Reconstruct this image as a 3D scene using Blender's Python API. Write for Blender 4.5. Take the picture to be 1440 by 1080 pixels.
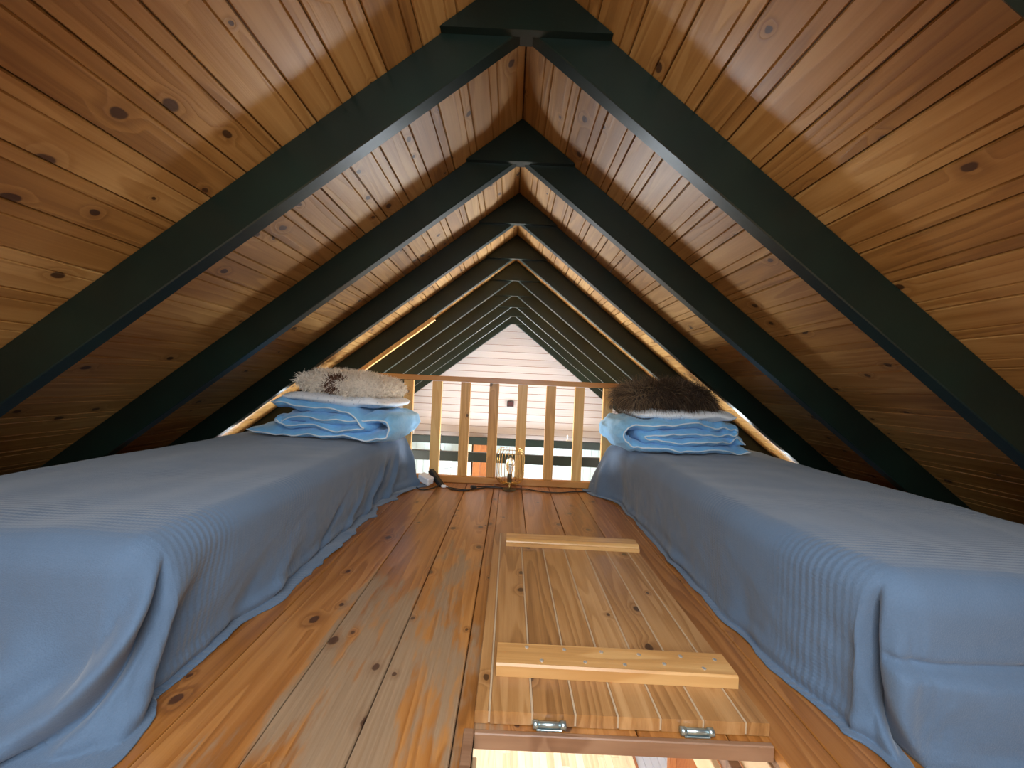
import bpy, bmesh, math, random
from mathutils import Vector, Matrix, noise
random.seed(7)
R = math.radians
SC = bpy.context.scene
for _o in list(bpy.data.objects): bpy.data.objects.remove(_o)
COL = SC.collection

# ------------------------------------------------------------------ camera
EYE = 0.75                       # eye height above the loft floor (floor = z 0)
cam_d = bpy.data.cameras.new('camera'); cam = bpy.data.objects.new('camera', cam_d); COL.objects.link(cam)
cam_d.sensor_width = 36; cam_d.lens = 36 * 540 / 1440; cam_d.clip_start = 0.02
cam_d.shift_x = 2 / 1440
cam.matrix_world = Matrix.Translation((0, 0, EYE)) @ Matrix.Rotation(R(90), 4, 'X') @ Matrix.Rotation(R(2.6), 4, 'Z')
SC.camera = cam
# ------------------------------------------------------------------ world, lights, exposure
SC.view_settings.view_transform = 'Standard'; SC.view_settings.look = 'None'
SC.view_settings.gamma = 1; SC.view_settings.use_curve_mapping = False
SC.view_settings.exposure = 1.18
W = bpy.data.worlds.new('world'); SC.world = W; W.use_nodes = True
W.node_tree.nodes['Background'].inputs[0].default_value = (0.55, 0.7, 0.9, 1)
W.node_tree.nodes['Background'].inputs[1].default_value = 0.3

def area(name, loc, target, sx, sy, power, col, spread=180):
    l = bpy.data.lights.new(name, 'AREA'); l.shape = 'RECTANGLE'; l.size = sx; l.size_y = sy
    l.energy = power; l.color = col; l.spread = R(spread)
    o = bpy.data.objects.new(name, l); COL.objects.link(o); o.location = loc
    o.rotation_euler = (Vector(target) - Vector(loc)).to_track_quat('-Z', 'Y').to_euler()
    return o
DAY = (0.84, 0.93, 1.0)
# daylight entering at the windows of the big room beyond the loft, of the room below, and at an unseen gable window assumed behind the camera
area('daylight_side_window_a', (-2.26, 4.9, -1.25), (0.6, 3.9, 0.6), 1.5, 0.9, 120, DAY, 120)
area('daylight_side_window_b', (2.26, 4.9, -1.25), (-0.6, 3.9, 0.6), 1.5, 0.9, 120, DAY, 120)
area('daylight_lower_window_a', (-2.28, 1.6, -1.1), (0, 2.2, -1.6), 1.8, 0.9, 45, (1, 0.95, 0.86))
area('daylight_lower_window_b', (2.28, 0.9, -1.1), (0.2, 1.4, -1.4), 1.8, 0.9, 36, (1, 0.95, 0.86))
area('assumed_gable_window', (0.0, -0.93, 1.12), (0.0, 2.0, 0.2), 0.95, 0.62, 12, (0.88, 0.95, 1.0))
# two unseen roof windows above and behind the camera, added to light the beds
RWU0, RWU1, RWY0, RWY1 = 0.24, 0.72, -0.85, 0.05
for _s in (1, -1):
    _A = math.radians(38.2); _u = (RWU0+RWU1)/2
    _p = Vector((_s*_u*math.cos(_A), (RWY0+RWY1)/2, EYE+1.142-_u*math.sin(_A)-.004))
    area('added_roof_window', _p, _p + Vector((-_s*math.sin(_A), 0.0, -math.cos(_A))), 0.42, 0.80, 12.5, (0.88, 0.95, 1.0))

# ------------------------------------------------------------------ constants of the place
A = R(38.2); T = math.tan(A); CA, SA = math.cos(A), math.sin(A)
HB = EYE + 0.981                 # height where the rafter undersides would meet
HT = EYE + 1.142                 # height of the boarding at the ridge
YN, YF = -1.0, 6.32              # near / far gable inner face
RAFT = [0.44, 1.054, 1.665, 2.30, 2.94, 3.555, 4.17, 4.79, 5.44, 6.13]
LOFT = 2.90                      # loft floor ends here
LOWZ = -2.2                      # floor of the room below
HX0, HX1, HY0, HY1 = -0.045, 0.60, 0.12, 0.832   # hatch opening

# ------------------------------------------------------------------ helpers
def link(o, parent=None):
    COL.objects.link(o)
    if parent: o.parent = parent
    return o
def empty(name, loc=(0, 0, 0), rz=0.0, parent=None):
    o = bpy.data.objects.new(name, None); o.location = loc; o.rotation_euler = (0, 0, rz); o.empty_display_size = 0.05
    return link(o, parent)
def tag(o, label=None, cat=None, group=None, kind=None):
    if label: o['label'] = label
    if cat: o['category'] = cat
    if group: o['group'] = group
    if kind: o['kind'] = kind
    return o
class MB:
    def __init__(s): s.v = []; s.f = []
    def add(s, vs, fs):
        n = len(s.v); s.v += [tuple(v) for v in vs]; s.f += [tuple(i + n for i in f) for f in fs]; return s
    def box(s, x0, x1, y0, y1, z0, z1, bev=0.0, M=None):
        b = min(bev, (x1-x0)*.45, (y1-y0)*.45, (z1-z0)*.45)
        if b <= 0:
            vs = [(x, y, z) for z in (z0, z1) for y in (y0, y1) for x in (x0, x1)]
            fs = [(0, 2, 3, 1), (4, 5, 7, 6), (0, 1, 5, 4), (2, 6, 7, 3), (0, 4, 6, 2), (1, 3, 7, 5)]
        else:
            bm = bmesh.new(); bmesh.ops.create_cube(bm, size=1)
            for v in bm.verts: v.co = Vector(((x0+x1)/2 + v.co.x*(x1-x0), (y0+y1)/2 + v.co.y*(y1-y0), (z0+z1)/2 + v.co.z*(z1-z0)))
            bmesh.ops.bevel(bm, geom=bm.edges[:], offset=b, segments=1, affect='EDGES')
            bm.verts.index_update(); vs = [v.co.copy() for v in bm.verts]; fs = [[v.index for v in f.verts] for f in bm.faces]; bm.free()
        if M: vs = [M @ Vector(v) for v in vs]
        return s.add(vs, fs)
    def prism(s, prof, y0, y1, M=None):          # prof in xz, extruded along y
        n = len(prof)
        vs = [(x, y0, z) for x, z in prof] + [(x, y1, z) for x, z in prof]
        fs = [tuple(range(n)), tuple(range(2*n-1, n-1, -1))] + [(i, i+n, (i+1) % n + n, (i+1) % n) for i in range(n)]
        if M: vs = [M @ Vector(v) for v in vs]
        return s.add(vs, fs)
    def lathe(s, prof, c=(0, 0, 0), seg=20):
        vs = []; fs = []
        for r, z in prof:
            for k in range(seg):
                a = 2*math.pi*k/seg; vs.append((c[0]+r*math.cos(a), c[1]+r*math.sin(a), c[2]+z))
        for i in range(len(prof)-1):
            for k in range(seg):
                fs.append((i*seg+k, i*seg+(k+1) % seg, (i+1)*seg+(k+1) % seg, (i+1)*seg+k))
        fs.append(tuple(range(seg-1, -1, -1))); fs.append(tuple((len(prof)-1)*seg+k for k in range(seg)))
        return s.add(vs, fs)
    def tube(s, pts, r, seg=6, closed=False):
        pts = [Vector(p) for p in pts]; n = len(pts); vs = []; fs = []
        up = Vector((0.13, 0.31, 0.94)).normalized()
        for i, p in enumerate(pts):
            t = (pts[(i+1) % n if closed else min(i+1, n-1)] - pts[(i-1) % n if closed else max(i-1, 0)]).normalized()
            a = t.cross(up)
            if a.length < 1e-3: a = t.cross(Vector((1, 0, 0)))
            a.normalize(); b = t.cross(a)
            for k in range(seg):
                q = 2*math.pi*k/seg; vs.append(p + (a*math.cos(q) + b*math.sin(q))*r)
        for i in range(n if closed else n-1):
            for k in range(seg):
                j = (i+1) % n; fs.append((i*seg+k, i*seg+(k+1) % seg, j*seg+(k+1) % seg, j*seg+k))
        if not closed: fs += [tuple(range(seg)), tuple((n-1)*seg+k for k in range(seg-1, -1, -1))]
        return s.add(vs, fs)
    def mesh(s, name):
        m = bpy.data.meshes.new(name); m.from_pydata(s.v, [], s.f); m.validate()
        bm = bmesh.new(); bm.from_mesh(m); bmesh.ops.recalc_face_normals(bm, faces=bm.faces[:]); bm.to_mesh(m); bm.free()
        return m
    def build(s, name, mat, parent=None, smooth=False, loc=None):
        m = s.mesh(name); m.materials.append(mat)
        if smooth: m.polygons.foreach_set('use_smooth', [True]*len(m.polygons))
        o = bpy.data.objects.new(name, m)
        if loc: o.location = loc
        return link(o, parent)
def obj_of(mesh, name, parent=None, loc=(0, 0, 0), rot=(0, 0, 0)):
    o = bpy.data.objects.new(name, mesh); o.location = loc; o.rotation_euler = rot
    return link(o, parent)
def spline(pts, n=8):
    pts = [Vector(p) for p in pts]; out = []
    for i in range(len(pts)-1):
        p0, p1, p2, p3 = pts[max(i-1, 0)], pts[i], pts[i+1], pts[min(i+2, len(pts)-1)]
        for k in range(n):
            t = k/n
            out.append(.5*((2*p1) + (p2-p0)*t + (2*p0-5*p1+4*p2-p3)*t*t + (3*p1-p0-3*p2+p3)*t**3))
    return out + [pts[-1]]
def sm(a, b, x):
    t = min(1, max(0, (x-a)/(b-a))); return t*t*(3-2*t)
def nz(x, y, z=0.0): return noise.noise(Vector((x, y, z)))

# ------------------------------------------------------------------ materials
class NT:
    def __init__(s, name):
        s.m = bpy.data.materials.new(name); s.m.use_nodes = True; s.t = s.m.node_tree
        s.b = s.t.nodes['Principled BSDF']
    def n(s, typ, **kw):
        nd = s.t.nodes.new(typ)
        for k, v in kw.items(): setattr(nd, k, v)
        return nd
    def l(s, a, b): s.t.links.new(a, b)
    def put(s, sock, v):
        if isinstance(v, bpy.types.NodeSocket): s.l(v, sock)
        else: sock.default_value = v
    def math(s, op, a, b=None, c=None, clamp=False):
        nd = s.n('ShaderNodeMath', operation=op, use_clamp=clamp)
        s.put(nd.inputs[0], a)
        if b is not None: s.put(nd.inputs[1], b)
        if c is not None: s.put(nd.inputs[2], c)
        return nd.outputs[0]
    def vmath(s, op, a, b):
        nd = s.n('ShaderNodeVectorMath', operation=op); s.put(nd.inputs[0], a); s.put(nd.inputs[1], b); return nd.outputs[0]
    def noise(s, vec, scale=1, detail=2, rough=.5, dist=0):
        nd = s.n('ShaderNodeTexNoise'); s.l(vec, nd.inputs['Vector']); nd.inputs['Scale'].default_value = scale
        nd.inputs['Detail'].default_value = detail; nd.inputs['Roughness'].default_value = rough; nd.inputs['Distortion'].default_value = dist
        return nd.outputs[0]
    def ramp(s, fac, stops):
        nd = s.n('ShaderNodeValToRGB'); s.l(fac, nd.inputs[0]); cr = nd.color_ramp
        while len(cr.elements) < len(stops): cr.elements.new(.5)
        for e, (p, c) in zip(cr.elements, stops): e.position = p; e.color = tuple(c)+(1,) if len(c) == 3 else c
        return nd.outputs[0]
    def mix(s, fac, a, b, blend='MIX'):
        nd = s.n('ShaderNodeMix', data_type='RGBA', blend_type=blend)
        s.put(nd.inputs[0], fac)
        for i, v in ((6, a), (7, b)):
            if isinstance(v, bpy.types.NodeSocket): s.l(v, nd.inputs[i])
            else: nd.inputs[i].default_value = tuple(v)+(1,) if len(v) == 3 else v
        return nd.outputs[2]
    def maprange(s, v, a, b, c=0., d=1., smooth=True):
        nd = s.n('ShaderNodeMapRange', interpolation_type='SMOOTHSTEP' if smooth else 'LINEAR')
        s.l(v, nd.inputs[0])
        for i, q in enumerate((a, b, c, d)): nd.inputs[i+1].default_value = q
        return nd.outputs[0]
    def bump(s, h, strength=.3, dist=.01):
        nd = s.n('ShaderNodeBump'); nd.inputs['Strength'].default_value = strength; nd.inputs['Distance'].default_value = dist
        s.l(h, nd.inputs['Height']); s.l(nd.outputs[0], s.b.inputs['Normal']); return nd
    def set(s, **kw):
        for k, v in kw.items():
            k = {'rough': 'Roughness', 'col': 'Base Color', 'metal': 'Metallic', 'coat': 'Coat Weight', 'coatr': 'Coat Roughness',
                 'spec': 'Specular IOR Level', 'sheen': 'Sheen Weight', 'trans': 'Transmission Weight', 'ior': 'IOR', 'sheenr': 'Sheen Roughness'}[k]
            if isinstance(v, bpy.types.NodeSocket): s.l(v, s.b.inputs[k])
            elif isinstance(v, tuple) and len(v) == 3: s.b.inputs[k].default_value = v+(1,)
            else: s.b.inputs[k].default_value = v
        return s.m
def plain(name, col, rough=.5, metal=0., spec=.5):
    return NT(name).set(col=col, rough=rough, metal=metal, spec=spec)

def wood(name, dark, mid, light, knots=.35, kscale=6.5, rough=.45, coat=0., grain=1.0, vary=.35, wear=None, kcol=None, swap=False, zscale=1.0):
    """grain along local Y (X if swap); a random shift per board"""
    m = NT(name)
    tc = m.n('ShaderNodeTexCoord').outputs['Object']
    rnd = m.n('ShaderNodeObjectInfo').outputs['Random']
    if swap:
        sp = m.n('ShaderNodeSeparateXYZ'); m.l(tc, sp.inputs[0]); cb = m.n('ShaderNodeCombineXYZ')
        m.l(sp.outputs[1], cb.inputs[0]); m.l(sp.outputs[0], cb.inputs[1]); m.l(sp.outputs[2], cb.inputs[2]); tc = cb.outputs[0]
    off = m.n('ShaderNodeCombineXYZ')
    m.l(m.math('MULTIPLY', rnd, 53.7), off.inputs[0]); m.l(m.math('MULTIPLY', rnd, 91.3), off.inputs[1]); m.l(m.math('MULTIPLY', rnd, 17.1), off.inputs[2])
    p = m.vmath('ADD', m.vmath('MULTIPLY', tc, (1, 1, .25)), off.outputs[0])
    # knots
    wob = m.n('ShaderNodeVectorMath', operation='SCALE'); nn = m.n('ShaderNodeTexNoise'); m.l(p, nn.inputs['Vector']); nn.inputs['Scale'].default_value = 30
    m.l(nn.outputs[1], wob.inputs[0]); wob.inputs['Scale'].default_value = .012
    pk = m.vmath('ADD', p, wob.outputs[0])
    vo = m.n('ShaderNodeTexVoronoi', voronoi_dimensions='2D'); m.l(m.vmath('MULTIPLY', pk, (1.0, .78, 1)), vo.inputs['Vector']); vo.inputs['Scale'].default_value = kscale
    sep = m.n('ShaderNodeSeparateColor'); m.l(vo.outputs['Color'], sep.inputs[0])
    has = m.math('LESS_THAN', sep.outputs[0], knots)
    size = m.math('MULTIPLY_ADD', sep.outputs[1], .060, .030)
    kd = m.math('DIVIDE', vo.outputs['Distance'], size)
    kn = m.math('MULTIPLY', m.maprange(kd, .75, 1.1, 1, 0), has)
    halo = m.math('MULTIPLY', m.maprange(kd, .9, 3.4, 1, 0), has)
    # cathedral grain bent round the knots
    g0 = m.noise(m.vmath('MULTIPLY', p, (9., .75, 9.)), 1, 2, .5)
    g1 = m.math('ADD', m.math('MULTIPLY', g0, 9.*grain), m.math('MULTIPLY', halo, 1.1))
    sp2 = m.n('ShaderNodeSeparateXYZ'); m.l(p, sp2.inputs[0])
    g2 = m.math('ADD', g1, m.math('MULTIPLY', sp2.outputs[0], 10.))
    ring = m.math('FRACT', g2)
    ring = m.math('MULTIPLY', m.maprange(ring, 0, .85, 0, 1), m.maprange(ring, .86, 1., 1, 0))
    streak = m.noise(m.vmath('MULTIPLY', p, (160., 3.2, 160.)), 1, 3, .6)
    broad = m.noise(m.vmath('MULTIPLY', p, (5., 1.4, 5.)), 1, 2, .5)
    v = m.math('ADD', m.math('MULTIPLY', ring, .20), m.math('MULTIPLY', streak, .34))
    v = m.math('ADD', v, m.math('MULTIPLY', broad, .52))
    v = m.math('ADD', v, m.math('MULTIPLY_ADD', rnd, vary, -.5*vary))
    v = m.math('SUBTRACT', 1.06, v)
    c = m.ramp(v, [(.18, dark), (.5, mid), (.85, light)])
    if wear:
        pos = m.n('ShaderNodeNewGeometry').outputs['Position']
        wn = m.noise(m.vmath('MULTIPLY', pos, (9., 2.4, 4.)), 1, 4, .62)
        wn2 = m.noise(m.vmath('MULTIPLY', pos, (70., 5., 4.)), 1, 3, .6)
        tot = None
        for (cx, cy, rx, ry, amp) in wear['spots']:
            d = m.n('ShaderNodeVectorMath', operation='LENGTH')
            m.l(m.vmath('MULTIPLY', m.vmath('SUBTRACT', pos, (cx, cy, 0)), (1/rx, 1/ry, 0)), d.inputs[0])
            q = m.maprange(d.outputs['Value'], .25, 1.25, amp, 0)
            tot = q if tot is None else m.math('MAXIMUM', tot, q)
        w = m.math('ADD', m.math('MULTIPLY', wn, 1.5), m.math('MULTIPLY', wn2, .34))
        w = m.math('ADD', w, tot)
        w = m.maprange(w, 1.14, 1.34, 0, .85)
        worn = m.mix(streak, wear['a'], wear['b'])
        c = m.mix(w, c, worn)
    kc = kcol or tuple(q*.22 for q in dark)
    c = m.mix(m.math('MULTIPLY', halo, .30), c, dark)
    c = m.mix(m.math('MULTIPLY', kn, .88), c, kc)
    m.set(col=c, rough=rough, coat=coat, coatr=.22)
    if wear:
        m.set(rough=m.maprange(w, 0, .8, rough, .62, False))
    h = m.math('ADD', m.math('MULTIPLY', streak, .5), m.math('MULTIPLY', ring, .3))
    m.bump(h, .22, .004)
    return m.m

M_CEIL = wood('pine_boarding', (.19, .082, .018), (.345, .168, .042), (.49, .28, .092), knots=.5, kscale=6.5, rough=.42, coat=.1, vary=.28, kcol=(.035, .012, .004))
M_FLOOR = wood('varnished_floor', (.13, .042, .008), (.29, .108, .022), (.46, .21, .06), knots=.55, kscale=6.0, rough=.34, coat=.35, vary=.2, kcol=(.045, .013, .004),
               wear=dict(spots=[(-.33, .98, .28, .62, .46), (-.05, .85, .16, .5, .34), (-.22, 1.55, .22, .5, .26), (-.6, .75, .2, .3, .1), (.05, 2.1, .5, .4, -.1)],
                         a=(.15, .095, .05), b=(.36, .26, .165)))
M_TRAP = wood('worn_pine', (.16, .064, .018), (.34, .165, .055), (.50, .285, .12), knots=.5, kscale=7.0, rough=.36, coat=.25, vary=.22, kcol=(.04, .014, .005))
M_BATTEN = wood('batten_pine', (.30, .13, .036), (.50, .26, .085), (.66, .40, .16), knots=.3, kscale=5.0, rough=.4, coat=.2, swap=True, kcol=(.08, .028, .01))
M_RAIL = wood('rail_pine_across', (.28, .09, .016), (.46, .185, .042), (.58, .28, .08), knots=.25, rough=.38, coat=.2, swap=True)
M_BAL = wood('baluster_pine', (.44, .19, .042), (.68, .36, .105), (.80, .49, .18), knots=.3, kscale=5., rough=.42, coat=.1)
M_PINE = wood('lower_pine', (.17, .045, .009), (.28, .085, .018), (.36, .13, .03), knots=.2, rough=.4)
M_DKWOOD = wood('hatch_edge_wood', (.08, .034, .016), (.19, .092, .047), (.33, .19, .11), knots=.15, rough=.5, swap=True)
M_TAN = wood('tan_lining', (.32, .19, .09), (.44, .28, .15), (.52, .36, .21), knots=.1, rough=.55)
M_PARQ = wood('pale_parquet', (.52, .40, .25), (.70, .57, .39), (.82, .72, .54), knots=.0, rough=.3, coat=.3, vary=.7, grain=.6)
M_BEDW = wood('bed_pine', (.22, .09, .025), (.36, .17, .055), (.48, .26, .1), knots=.2, rough=.45)

def green():
    m = NT('dark_green_paint'); p = m.n('ShaderNodeTexCoord').outputs['Object']
    a = m.noise(m.vmath('MULTIPLY', p, (3., 3., 3.)), 1, 3, .6)
    sc = m.noise(p, 14, 5, .7)
    c = m.ramp(a, [(.3, (.0038, .0085, .0064)), (.7, (.0052, .0150, .0102))])
    sc2 = m.maprange(sc, .70, .80, 0, .30)
    c = m.mix(sc2, c, (.16, .2, .18))
    m.set(col=c, rough=.34, spec=.42)
    st = m.noise(m.vmath('MULTIPLY', p, (40., 40., 40.)), 1, 3, .6)
    m.bump(st, .12, .003); return m.m
M_GREEN = green()

def fabric(name, c1, c2, rib=True):
    m = NT(name)
    uv = m.n('ShaderNodeUVMap').outputs[0]
    sp = m.n('ShaderNodeSeparateXYZ'); m.l(uv, sp.inputs[0])
    pos = m.n('ShaderNodeTexCoord').outputs['Object']
    a = m.noise(pos, 5, 3, .6); fine = m.noise(pos, 330, 2, .6)
    c = m.ramp(m.math('MULTIPLY_ADD', fine, .4, m.math('MULTIPLY', a, .6)), [(.3, c1), (.7, c2)])
    m.set(col=c, rough=.93, spec=.15, sheen=.25, sheenr=.5)
    # ribbed weave running over the bed edge, stronger in a few bands
    su = m.math('SINE', m.math('MULTIPLY', sp.outputs[0], 2*math.pi/.0165))
    sv = m.math('SINE', m.math('MULTIPLY', sp.outputs[1], 2*math.pi/.010))
    def g(c0, w): 
        q = m.math('DIVIDE', m.math('SUBTRACT', sp.outputs[0], c0), w); return m.math('EXPONENT', m.math('MULTIPLY', m.math('MULTIPLY', q, q), -1.))
    band = m.math('ADD', m.math('MULTIPLY', g(.965, .085), .95), m.math('MULTIPLY', g(1.36, .09), .4))
    band = m.math('ADD', band, m.math('MULTIPLY', m.noise(m.vmath('MULTIPLY', uv, (3.4, .55, 1.)), 1, 1, .5), .14))
    h = m.math('MULTIPLY', m.math('ADD', su, m.math('MULTIPLY', sv, .25)), band)
    h = m.math('ADD', m.math('MULTIPLY', h, .5), m.math('MULTIPLY', fine, .7))
    m.bump(h, .42, .004)
    return m.m
M_SPREAD = fabric('blue_grey_bedspread', (.084, .134, .210), (.110, .170, .260))
def cloth(name, c1, c2, scale=40, rough=.8, bump=.15, sheen=.3):
    m = NT(name); p = m.n('ShaderNodeTexCoord').outputs['Object']
    n1 = m.noise(p, scale, 3, .6); c = m.ramp(n1, [(.3, c1), (.7, c2)])
    m.set(col=c, rough=rough, spec=.2, sheen=sheen)
    wr = m.noise(m.vmath('MULTIPLY', p, (1, 1, 1)), 26, 4, .6, .6)
    m.bump(wr, bump, .03); return m.m
M_DUVET = cloth('sky_blue_duvet', (.19, .48, .80), (.23, .55, .86), bump=.28)
M_PIPE = plain('white_piping', (.72, .82, .90), .7)
M_WHITE = cloth('white_pillow', (.82, .87, .91), (.88, .92, .95), bump=.1)
M_WOOL = plain('cream_wool', (.84, .75, .63), .9, spec=.1)
M_WOOLD = plain('brown_wool_patch', (.13, .065, .042), .9, spec=.1)
M_FURS = [plain('dark_brown_fur', (.045, .026, .015), .7), plain('brown_fur', (.085, .052, .030), .7), plain('tan_fur_tip', (.23, .155, .085), .7)]
M_HIDE = plain('hide', (.045, .028, .018), .9)
M_SKIN = plain('cream_hide', (.70, .62, .52), .9)
M_MATT = plain('mattress_white', (.7, .7, .68), .9)
M_BRASS = plain('brass', (.78, .55, .22), .25, 1.)
M_DARKMET = plain('dark_socket', (.10, .08, .05), .4, .6)
M_GALV = plain('galvanised_steel', (.45, .56, .58), .35, .9)
M_STEEL = plain('screw_steel', (.72, .72, .68), .35, .8)
M_BLACK = plain('black_plastic', (.008, .008, .009), .4)
M_WPLAST = plain('white_plastic', (.75, .78, .82), .35)
M_WPAINT = plain('white_paint', (.82, .83, .82), .5)
M_CREAM = plain('cream_paint', (.85, .80, .62), .5)
M_GLASSW = plain('milk_glass', (.80, .84, .86), .2)
M_MAROON = plain('maroon_print', (.06, .012, .012), .5)
M_SEAM = plain('pale_seam', (.46, .34, .22), .6)
M_GREY = plain('grey_blue_floor', (.42, .44, .52), .5)
M_PLASTER = plain('off_white_plaster', (.7, .67, .62), .8)
def glass(name, tint=(1, 1, 1), rough=0.):
    m = NT(name); return m.set(col=tint, rough=rough, trans=1., ior=1.45)
M_GLASS = glass('clear_glass')
def panel(name, c1, c2, horiz=True):
    m = NT(name); p = m.n('ShaderNodeTexCoord').outputs['Object']; rnd = m.n('ShaderNodeObjectInfo').outputs['Random']
    q = m.vmath('MULTIPLY', p, (2.2, 40., 60.) if horiz else (60., 40., 2.2))
    a = m.noise(q, 1, 3, .6); v = m.math('ADD', m.math('MULTIPLY', a, .6), m.math('MULTIPLY', rnd, .4))
    m.set(col=m.ramp(v, [(.25, c1), (.7, c2)]), rough=.55); return m.m
M_GABLE = panel('whitewashed_boards', (.53, .47, .455), (.66, .60, .585))
M_WALLV = panel('white_vertical_boards', (.56, .68, .70), (.66, .77, .79), False)

# ------------------------------------------------------------------ roof boarding
def roof_z(x): return HT - abs(x)*T
SL = (HT + 0.12) / SA            # slope length down past the floor
ceil = MB()
for s in (1, -1):
    M = Matrix(((s*CA, 0, s*SA, 0), (0, 1, 0, 0), (-SA, 0, CA, HT), (0, 0, 0, 1)))
    for b in ((-.02, RWU0, YN, YF), (RWU1, SL, YN, YF), (RWU0, RWU1, YN, RWY0), (RWU0, RWU1, RWY1, YF)):
        ceil.box(*b, .017, .12, M=M)
ceiling = tag(ceil.build('ceiling', M_DKWOOD), kind='structure')
BW = .12
PROF = [(.0012, .005), (.004, 0), (.083, 0), (.0858, .0055), (.0886, 0), (.1165, 0), (.1188, .005), (.1188, .016), (.0012, .016)]
rb = random.Random(3)
nb = int(SL / BW) + 1
for s in (1, -1):
    for i in range(nb):
        inwin = RWU0-.001 <= i*BW < RWU1-.001
        cuts = sorted(rb.sample(range(1, 9), 2)); ys = [RWY1 if inwin else YN+.002] + [RAFT[c]+.024 for c in cuts] + [YF-.002]
        for a, b in zip(ys, ys[1:]):
            mb = MB(); mb.prism(PROF, 0.0006, b-a-.0006)
            o = mb.build('board', M_CEIL, ceiling)
            if s == 1: mat = Matrix(((CA, 0, SA, 0), (0, 1, 0, 0), (-SA, 0, CA, 0), (0, 0, 0, 1))); u = i*BW
            else: mat = Matrix(((CA, 0, -SA, 0), (0, 1, 0, 0), (SA, 0, CA, 0), (0, 0, 0, 1))); u = -(i+1)*BW
            base = Vector((0, a, HT)) + mat.to_3x3() @ Vector((u, 0, 0))
            o.matrix_local = Matrix.Translation(base) @ mat
# ------------------------------------------------------------------ rafters
ORD = ['first', 'second', 'third', 'fourth', 'fifth', 'sixth', 'seventh', 'eighth', 'ninth', 'tenth']
RT = .046
def rafter_pair(k, y):
    n = len(RAFT) - 1 - k
    extra = {0: 'dark green painted rafter pair over the open hatch, tenth from the pale end wall',
             1: 'dark green rafter pair above the near ends of both beds, ninth from pale wall',
             2: 'dark green rafter pair above the middle of both beds, eighth from pale wall',
             3: 'dark green rafter pair beside the folded blue duvets, seventh from pale wall',
             4: 'dark green rafter pair right behind the pine railing, sixth from pale wall'}.get(k, 'dark green rafter pair beyond the railing, %s from the pale end wall' % ORD[n])
    e = tag(empty('rafter_pair', (0, y, HB)), extra, 'rafter', 'dark green rafters of the roof')
    zt = HT - HB - .001
    L = (HB + .10) / SA
    for s in (1, -1):
        x1 = (HB + .10) / T
        prof = [(0, 0), (s*x1, -x1*T), (s*x1, zt - x1*T), (0, zt)]
        mb = MB(); mb.prism(prof, 0, RT)
        o = mb.build('rafter', M_GREEN, e)
        bv = o.modifiers.new('bevel', 'BEVEL'); bv.width = .003; bv.segments = 1
    zb = -.028
    hw = (zt - .004 - zb) / T
    MB().prism([(-hw, zb), (hw, zb), (0, zt-.004)], -.022, -.0005).build('gusset', M_GREEN, e)
    MB().prism([(-.018, -.014), (.018, -.014), (0, .0)], 0.001, RT-.001).build('ridge_block', M_GREEN, e)
    return e
for k, y in enumerate(RAFT): rafter_pair(k, y)
# small pine batten left nailed under one rafter by the railing
bt = MB(); x0, x1 = -1.20, -.62
bt.prism([(x0, HB+x0*T-.002), (x1, HB+x1*T-.002), (x1+.016, HB+x1*T-.026), (x0+.016, HB+x0*T-.026)], RAFT[4]+.006, RAFT[4]+.044)
tag(bt.build('pine_strip', M_BAL), 'thin raw pine strip nailed under a dark green rafter behind the railing', 'batten')
# ------------------------------------------------------------------ tie beams
for k, lab in ((7, 'dark green tie beam spanning the big room, nearer the railing than its twin'), (9, 'dark green tie beam under the pale boarded end wall, carrying small white ornaments')):
    z1 = EYE - .876; y = RAFT[k]
    mb = MB().box(-2.3, 2.3, y-.002 if k == 9 else y, y+.06, z1-.118, z1, .003)
    tag(mb.build('tie_beam', M_GREEN), lab, 'beam', 'dark green tie beams')

# ------------------------------------------------------------------ loft floor
fb = MB()
FX = 2.42
for b in ((-FX, HX0, YN, LOFT), (HX1, FX, YN, LOFT), (HX0, HX1, YN, HY0), (HX0, HX1, HY1, LOFT)):
    fb.box(b[0], b[1], b[2], b[3], -.042, -.026)
floor = tag(fb.build('floor', M_DKWOOD), kind='structure')
FW = .199; fx = -.0866 - 12*FW
def floorboard(x0, x1, y0, y1):
    mb = MB(); mb.prism([(0, -.026), (0, -.003), (.0022, 0), (x1-x0-.0022, 0), (x1-x0, -.003), (x1-x0, -.026)], 0, y1-y0)
    mb.build('floorboard', M_FLOOR, floor, loc=(x0, y0, 0))
for i in range(25):
    a = max(fx + i*FW + .0012, -FX); b = min(fx + (i+1)*FW - .0012, FX)
    if b <= a: continue
    if b <= HX0 or a >= HX1:
        floorboard(a, b, YN, LOFT); continue
    if a < HX0: floorboard(a, HX0, YN, LOFT); a = HX0
    if b > HX1: floorboard(HX1, b, YN, LOFT); b = HX1
    floorboard(a, b, YN, HY0); floorboard(a, b, HY1, LOFT)
# ceiling of the room below is the underside: plaster sheet
lc = MB()
for b in ((-2.3, HX0-.05, YN, LOFT-.02), (HX1+.20, 2.3, YN, LOFT-.02), (HX0-.05, HX1+.20, YN, HY0-.05), (HX0-.05, HX1+.20, HY1+.05, LOFT-.02)):
    lc.box(b[0], b[1], b[2], b[3], -.075, -.0425)
tag(lc.build('ceiling', M_PLASTER), kind='structure')
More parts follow.
